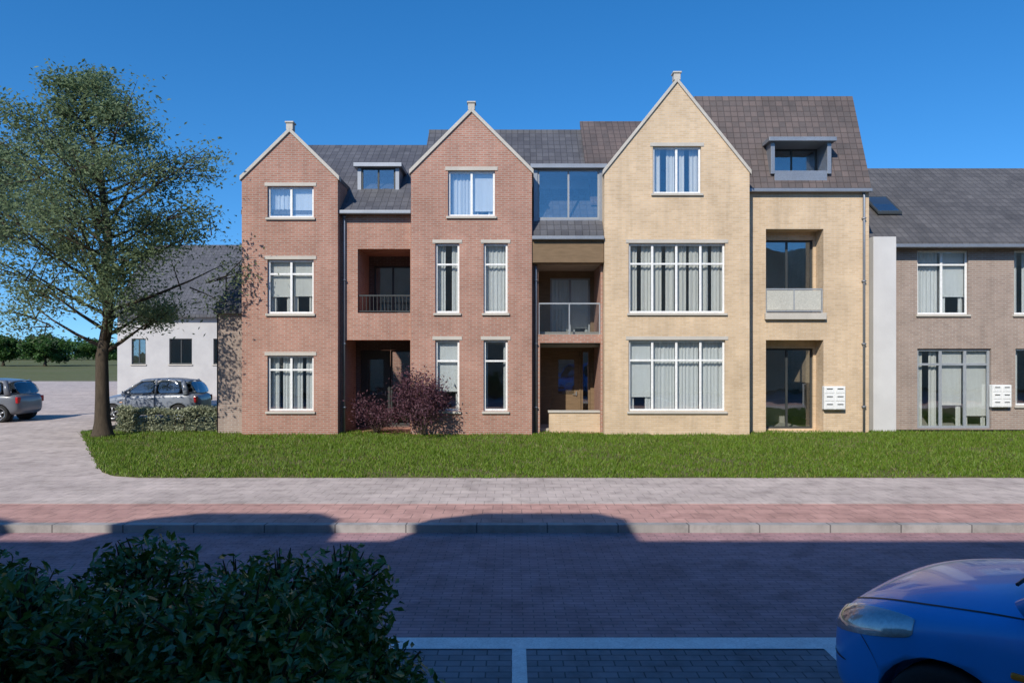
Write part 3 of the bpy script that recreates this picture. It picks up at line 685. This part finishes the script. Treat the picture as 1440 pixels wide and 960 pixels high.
    for sx in (-1,1):
        for (y0,y1,u0,u1) in ((.80,-.30,.16,-.30),(-.36,-1.28,-.36,-1.16)):
            g = [[(sx*.735,y0,.95),(sx*.742,(y0+y1)/2,.955),(sx*.735,y1,.965)],[(sx*.685,(y0+u0)/2,1.19),(sx*.69,(y0+y1+u0+u1)/4,1.2),(sx*.685,(y1+u1)/2,1.2)],[(sx*.605,u0,1.405),(sx*.615,(u0+u1)/2,1.425),(sx*.605,u1,1.405)]]
            loft('side_window', g, M['carglass'], t, 1, solid=.006)
        p = MB(); p.tube([(sx*.72,.88,.94),(sx*.665,.55,1.2),(sx*.59,.2,1.42)], [.045,.035,.03], 8); p.build('pillar', pm, t, smooth=True); p = MB()
        p.tube([(sx*.742,-.33,.93),(sx*.69,-.33,1.2),(sx*.61,-.33,1.43)], [.035,.03,.03], 8); p.build('pillar', pm, t, smooth=True); p = MB()
        p.tube([(sx*.70,-1.42,.93),(sx*.66,-1.33,1.2),(sx*.57,-1.25,1.43)], [.11,.09,.07], 8)
        p.build('pillar', pm, t, smooth=True)
        mr = MB(); mr.tube([(sx*.74,.66,1.0),(sx*.80,.68,1.02)], .02, 6); mr.box(min(sx*.80,sx*.97),max(sx*.80,sx*.97),.64,.74,.96,1.09)
        mo = mr.build('mirror', pm, t, bevel=.025)
        hl = []
        for u in np.linspace(0,1,9):
            y = 1.84-.52*u**1.5; x = .40+.36*u**.7; k = math.sin(math.pi*(.12+.76*u))**.6
            hl.append([(sx*x,y,.62+.13*u+d*k) for d in (.085,.045,0,-.045,-.085)])
        def wrap(o, off):
            w_ = o.modifiers.new('wrap','SHRINKWRAP'); w_.target = body; w_.wrap_method = 'NEAREST_SURFACEPOINT'; w_.wrap_mode = 'ABOVE_SURFACE'; w_.offset = off
        h = loft('headlight', hl, M['alloy'], t, 2); wrap(h, .003)
        ln = loft('lens', hl, M['clear'], h, 2); wrap(ln, .014)
        path = [(sx*.72,.84,.95),(sx*.70,1.1,.93),(sx*.66,1.35,.88),(sx*.60,1.55,.84),(sx*.50,1.72,.76),(sx*.30,1.82,.70),(0,1.85,.68)]
        sm_ = loft('bonnet_seam', [[(x-.007*sx,y-.004,z),(x+.007*sx,y+.004,z)] for x,y,z in path], M['plastic'], t, 2); wrap(sm_, .0025)
        for nm, path in (('bumper_seam', [(sx*.84,1.50,.50),(sx*.80,1.54,.58),(sx*.74,1.60,.64)]), ('wing_seam', [(sx*.85,.80,.36),(sx*.85,.80,.6),(sx*.84,.79,.80),(sx*.78,.80,.93)]), ('bumper_line', [(sx*.72,1.70,.46),(sx*.55,1.80,.45),(sx*.30,1.87,.44),(0,1.88,.44)])):
            up_ = (0,.006,0) if nm == 'wing_seam' else (0,.003,.006)
            q_ = loft(nm, [[(x-up_[0],y-up_[1],z-up_[2]),(x+up_[0],y+up_[1],z+up_[2])] for x,y,z in path], M['plastic'], t, 2); wrap(q_, .0025)
        ip = MB(); ip.box(min(sx*.79,sx*.83),max(sx*.79,sx*.83),.80,.90,.66,.69); ip.build('indicator', M['lamp_amber'], t, bevel=.01)
        rl = MB(); rl.box(min(sx*.52,sx*.70),max(sx*.52,sx*.70),-1.76,-1.66,.66,.88); rl.build('taillight', M['lamp_red'], t, bevel=.02)
        dh = MB(); dh.tube([(sx*.825,-.05,.80),(sx*.845,-.10,.80),(sx*.845,-.20,.80),(sx*.825,-.25,.80)], .014, 6); dh.build('door_handle', pm, t, smooth=True)
        sm = MB(); sm.tube([(sx*.823,.62,.40),(sx*.828,0,.40),(sx*.823,-.75,.40)], .02, 6); sm.build('side_moulding', M['plastic'], t)
        gp_ = MB()
        for (ya,yb,za,zb) in ((.70,.70,.32,.90),(-.33,-.33,.30,.93),(.70,-.33,.26,.26)): gp_.tube([(sx*.818,ya,za),(sx*.826,(ya+yb)/2,(za+zb)/2),(sx*.80,yb,zb)], .006, 5)
        gp_.build('door_seam', M['plastic'], t)
    wn = [[(-.56,-1.44,1.39),(0,-1.47,1.42),(.56,-1.44,1.39)],[(-.62,-1.60,1.2),(0,-1.64,1.21),(.62,-1.60,1.2)],[(-.64,-1.70,.95),(0,-1.75,.95),(.64,-1.70,.95)]]
    loft('rear_window', wn, M['carglass'], t, 1, solid=.006)
    g = MB(); g.box(-.36,.36,1.845,1.885,.36,.47); g.box(-.30,.30,1.865,1.89,.55,.59); g.build('grille', M['plastic'], t, bevel=.012)
    wp = MB(); wp.tube([(-.5,.95,1.0),(-.1,.90,1.055)], .009, 5); wp.tube([(.05,1.0,1.02),(.5,.86,1.05)], .009, 5); wp.build('wiper', M['plastic'], t)
    se = MB()
    for sx in (-.36,.36):
        for yy in (-.15,-.95): se.box(sx-.24,sx+.24,yy-.12,yy,.6,1.12); se.box(sx-.12,sx+.12,yy-.11,yy-.02,1.13,1.28)
    se.build('seat', M['seatcloth'], t, bevel=.04)
    return t
make_car('bright blue small car parked slantwise at the lower right corner', paint('blue_paint', (.01,.27,.72)), (4.02,3.55,-.096), R(40)).scale = (1.08,1.18,1.22)
make_car('blue grey small car parked before the white house, nearest the leftmost red house', paint('grey_paint', (.20,.225,.27)), (-13.0,26.0,0), R(90))
make_car('dark grey small car parked at the left picture edge', paint('dark_grey_paint', (.13,.14,.16)), (-19.0,25.5,0), R(90))

# ------------------------------------------------------------------ planting along the houses
def hedge(name, x0, x1, y0, y1, h, label, lm, n, size, cat='hedge'):
    t = empty(name, ((x0+x1)/2,(y0+y1)/2,0)); tag(t, label, cat)
    hx, hy = (x1-x0)/2, (y1-y0)/2
    st = MB()
    for i in range(int((x1-x0)/.35)):
        x = -hx+.2+i*.35; st.tube([(x,0,0),(x+rng.normal()*.05,rng.normal()*.05,h*.5),(x+rng.normal()*.1,rng.normal()*.1,h*.9)], [.02,.014,.005], 5)
    st.build('stem', M['bark'], t)
    P = blob_points(n, (-hx,hx,-hy,hy,.04,h)); P[:,2] += .05*np.sin(P[:,0]*2.1)+.04*np.sin(P[:,0]*5.3+1); P += rng.normal(0,.03,P.shape)
    leaves('foliage', P, size, lm, t, .2); return t
M['leaf_grey'] = leaf_mat('grey_green_leaf', (0.21,0.23,0.14), (0.33,0.35,0.23))
M['leaf_purple'] = leaf_mat('purple_leaf', (0.07,0.03,0.045), (0.13,0.06,0.075))
hedge('low_hedge', -12.0, -7.7, 21.55, 22.1, .72, 'low grey green hedge running left from the leftmost red house', M['leaf_grey'], 9000, .045)
def round_shrub(loc, r, h, lm, label, n=6500, size=.04):
    t = empty('shrub', loc); tag(t, label, 'shrub'); st = MB(); P = []
    for k in range(14):
        e = Vector((rng.normal()*r*.55, rng.normal()*r*.55, h*rng.uniform(.45,.95))); st.tube([(0,0,0),(e.x*.4,e.y*.4,e.z*.5),tuple(e)], [.018,.012,.004], 5)
        P.append(np.array(e)+rng.normal(0,1,(n//14,3))*np.array([r*.28,r*.28,h*.16]))
    st.build('stem', M['bark'], t); P = np.concatenate(P); P = P[P[:,2] > .02]; leaves('foliage', P, size, lm, t, .2); return t
round_shrub((X(594,20.6),20.6,0), .62, 1.6, M['leaf_purple'], 'purple leaved shrub at the left corner of the wider red gabled house')
round_shrub((X(528,21.2),21.3,0), .6, .95, M['leaf_purple'], 'low purple leaved shrub in front of the dark porch between the red gables', 2200)
lw_ = MB(); lw_.box(X(772,21.6),X(849,21.6)-.02,21.5,21.72,0,.62); g = empty('garden_wall', (0,0,0)); tag(g, 'low yellow brick garden wall between the wider red house and the cream house', 'wall')
lw_.build('brickwork', M['cream'], g); box('capping', X(772,21.6)-.03,X(849,21.6)-.015,21.46,21.76,.622,.68, M['stone'], g, .008)

def letterboxes(x0, x1, y, z0, z1, label):
    t = empty('letterbox_cabinet', (0,0,0)); tag(t, label, 'letterboxes')
    box('cabinet', x0, x1, y-.16, y-.003, z0, z1, M['white'], t, .012); w, h = (x1-x0)/2, (z1-z0)/3
    for c in range(2):
        for r_ in range(3):
            d = box('flap', x0+c*w+.025, x0+(c+1)*w-.025, y-.172, y-.163, z0+r_*h+.025, z0+(r_+1)*h-.025, M['white'], t, .004)
            box('slot', x0+c*w+.07, x0+(c+1)*w-.07, y-.178, y-.174, z0+r_*h+h*.62, z0+r_*h+h*.74, M['darkframe'], d)
letterboxes(X(1160,21.4), X(1190,21.4), rC, .72, 1.42, 'white letterbox cabinet on the cream house beside its ground floor balcony')
letterboxes(X(1397,22.3), X(1424,22.3), rD, .72, 1.42, 'white letterbox cabinet on the low brown brick house')
# ------------------------------------------------------------------ light, sky, camera
EL, AZ = 37.0, 207.0
sd = Vector((math.sin(R(AZ))*math.cos(R(EL)), math.cos(R(AZ))*math.cos(R(EL)), math.sin(R(EL))))
W = bpy.data.worlds.new('World'); S.world = W; W.use_nodes = True
N, L = W.node_tree.nodes, W.node_tree.links
sky = N.new('ShaderNodeTexSky'); sky.sky_type = 'NISHITA'; sky.sun_disc = False
sky.sun_elevation = R(EL); sky.sun_rotation = R(AZ); sky.air_density = 1.0; sky.dust_density = 0.2; sky.ozone_density = 4.0; sky.altitude = 100
tc = N.new('ShaderNodeTexCoord'); va = N.new('ShaderNodeVectorMath'); va.inputs[1].default_value = (0,0,.10); L.new(tc.outputs['Generated'], va.inputs[0])
vn = N.new('ShaderNodeVectorMath'); vn.operation = 'NORMALIZE'; L.new(va.outputs[0], vn.inputs[0]); L.new(vn.outputs[0], sky.inputs['Vector'])
hs = N.new('ShaderNodeHueSaturation'); hs.inputs['Saturation'].default_value = 1.3; L.new(sky.outputs[0], hs.inputs['Color'])
L.new(mix(N, L, hs.outputs['Color'], (0.85,0.95,1.0), 1.0, 'MULTIPLY'), N['Background'].inputs['Color']); N['Background'].inputs['Strength'].default_value = 0.13
sl = bpy.data.lights.new('sun', 'SUN'); sl.energy = 3.7; sl.angle = R(.5); sl.color = (1,.94,.84)
so = bpy.data.objects.new('sun', sl); link(so); so.rotation_euler = sd.to_track_quat('Z','Y').to_euler()
cd = bpy.data.cameras.new('camera'); cam = bpy.data.objects.new('camera', cd); link(cam)
cam.location = (0,0,EYE); cam.rotation_euler = (R(90),0,0); cd.lens = 25.0; cd.sensor_width = 36; cd.clip_end = 3000
cd.shift_y = 15/1440
S.camera = cam
S.view_settings.view_transform = 'Standard'; S.view_settings.look = 'None'; S.view_settings.exposure = 0.45; S.view_settings.gamma = 1
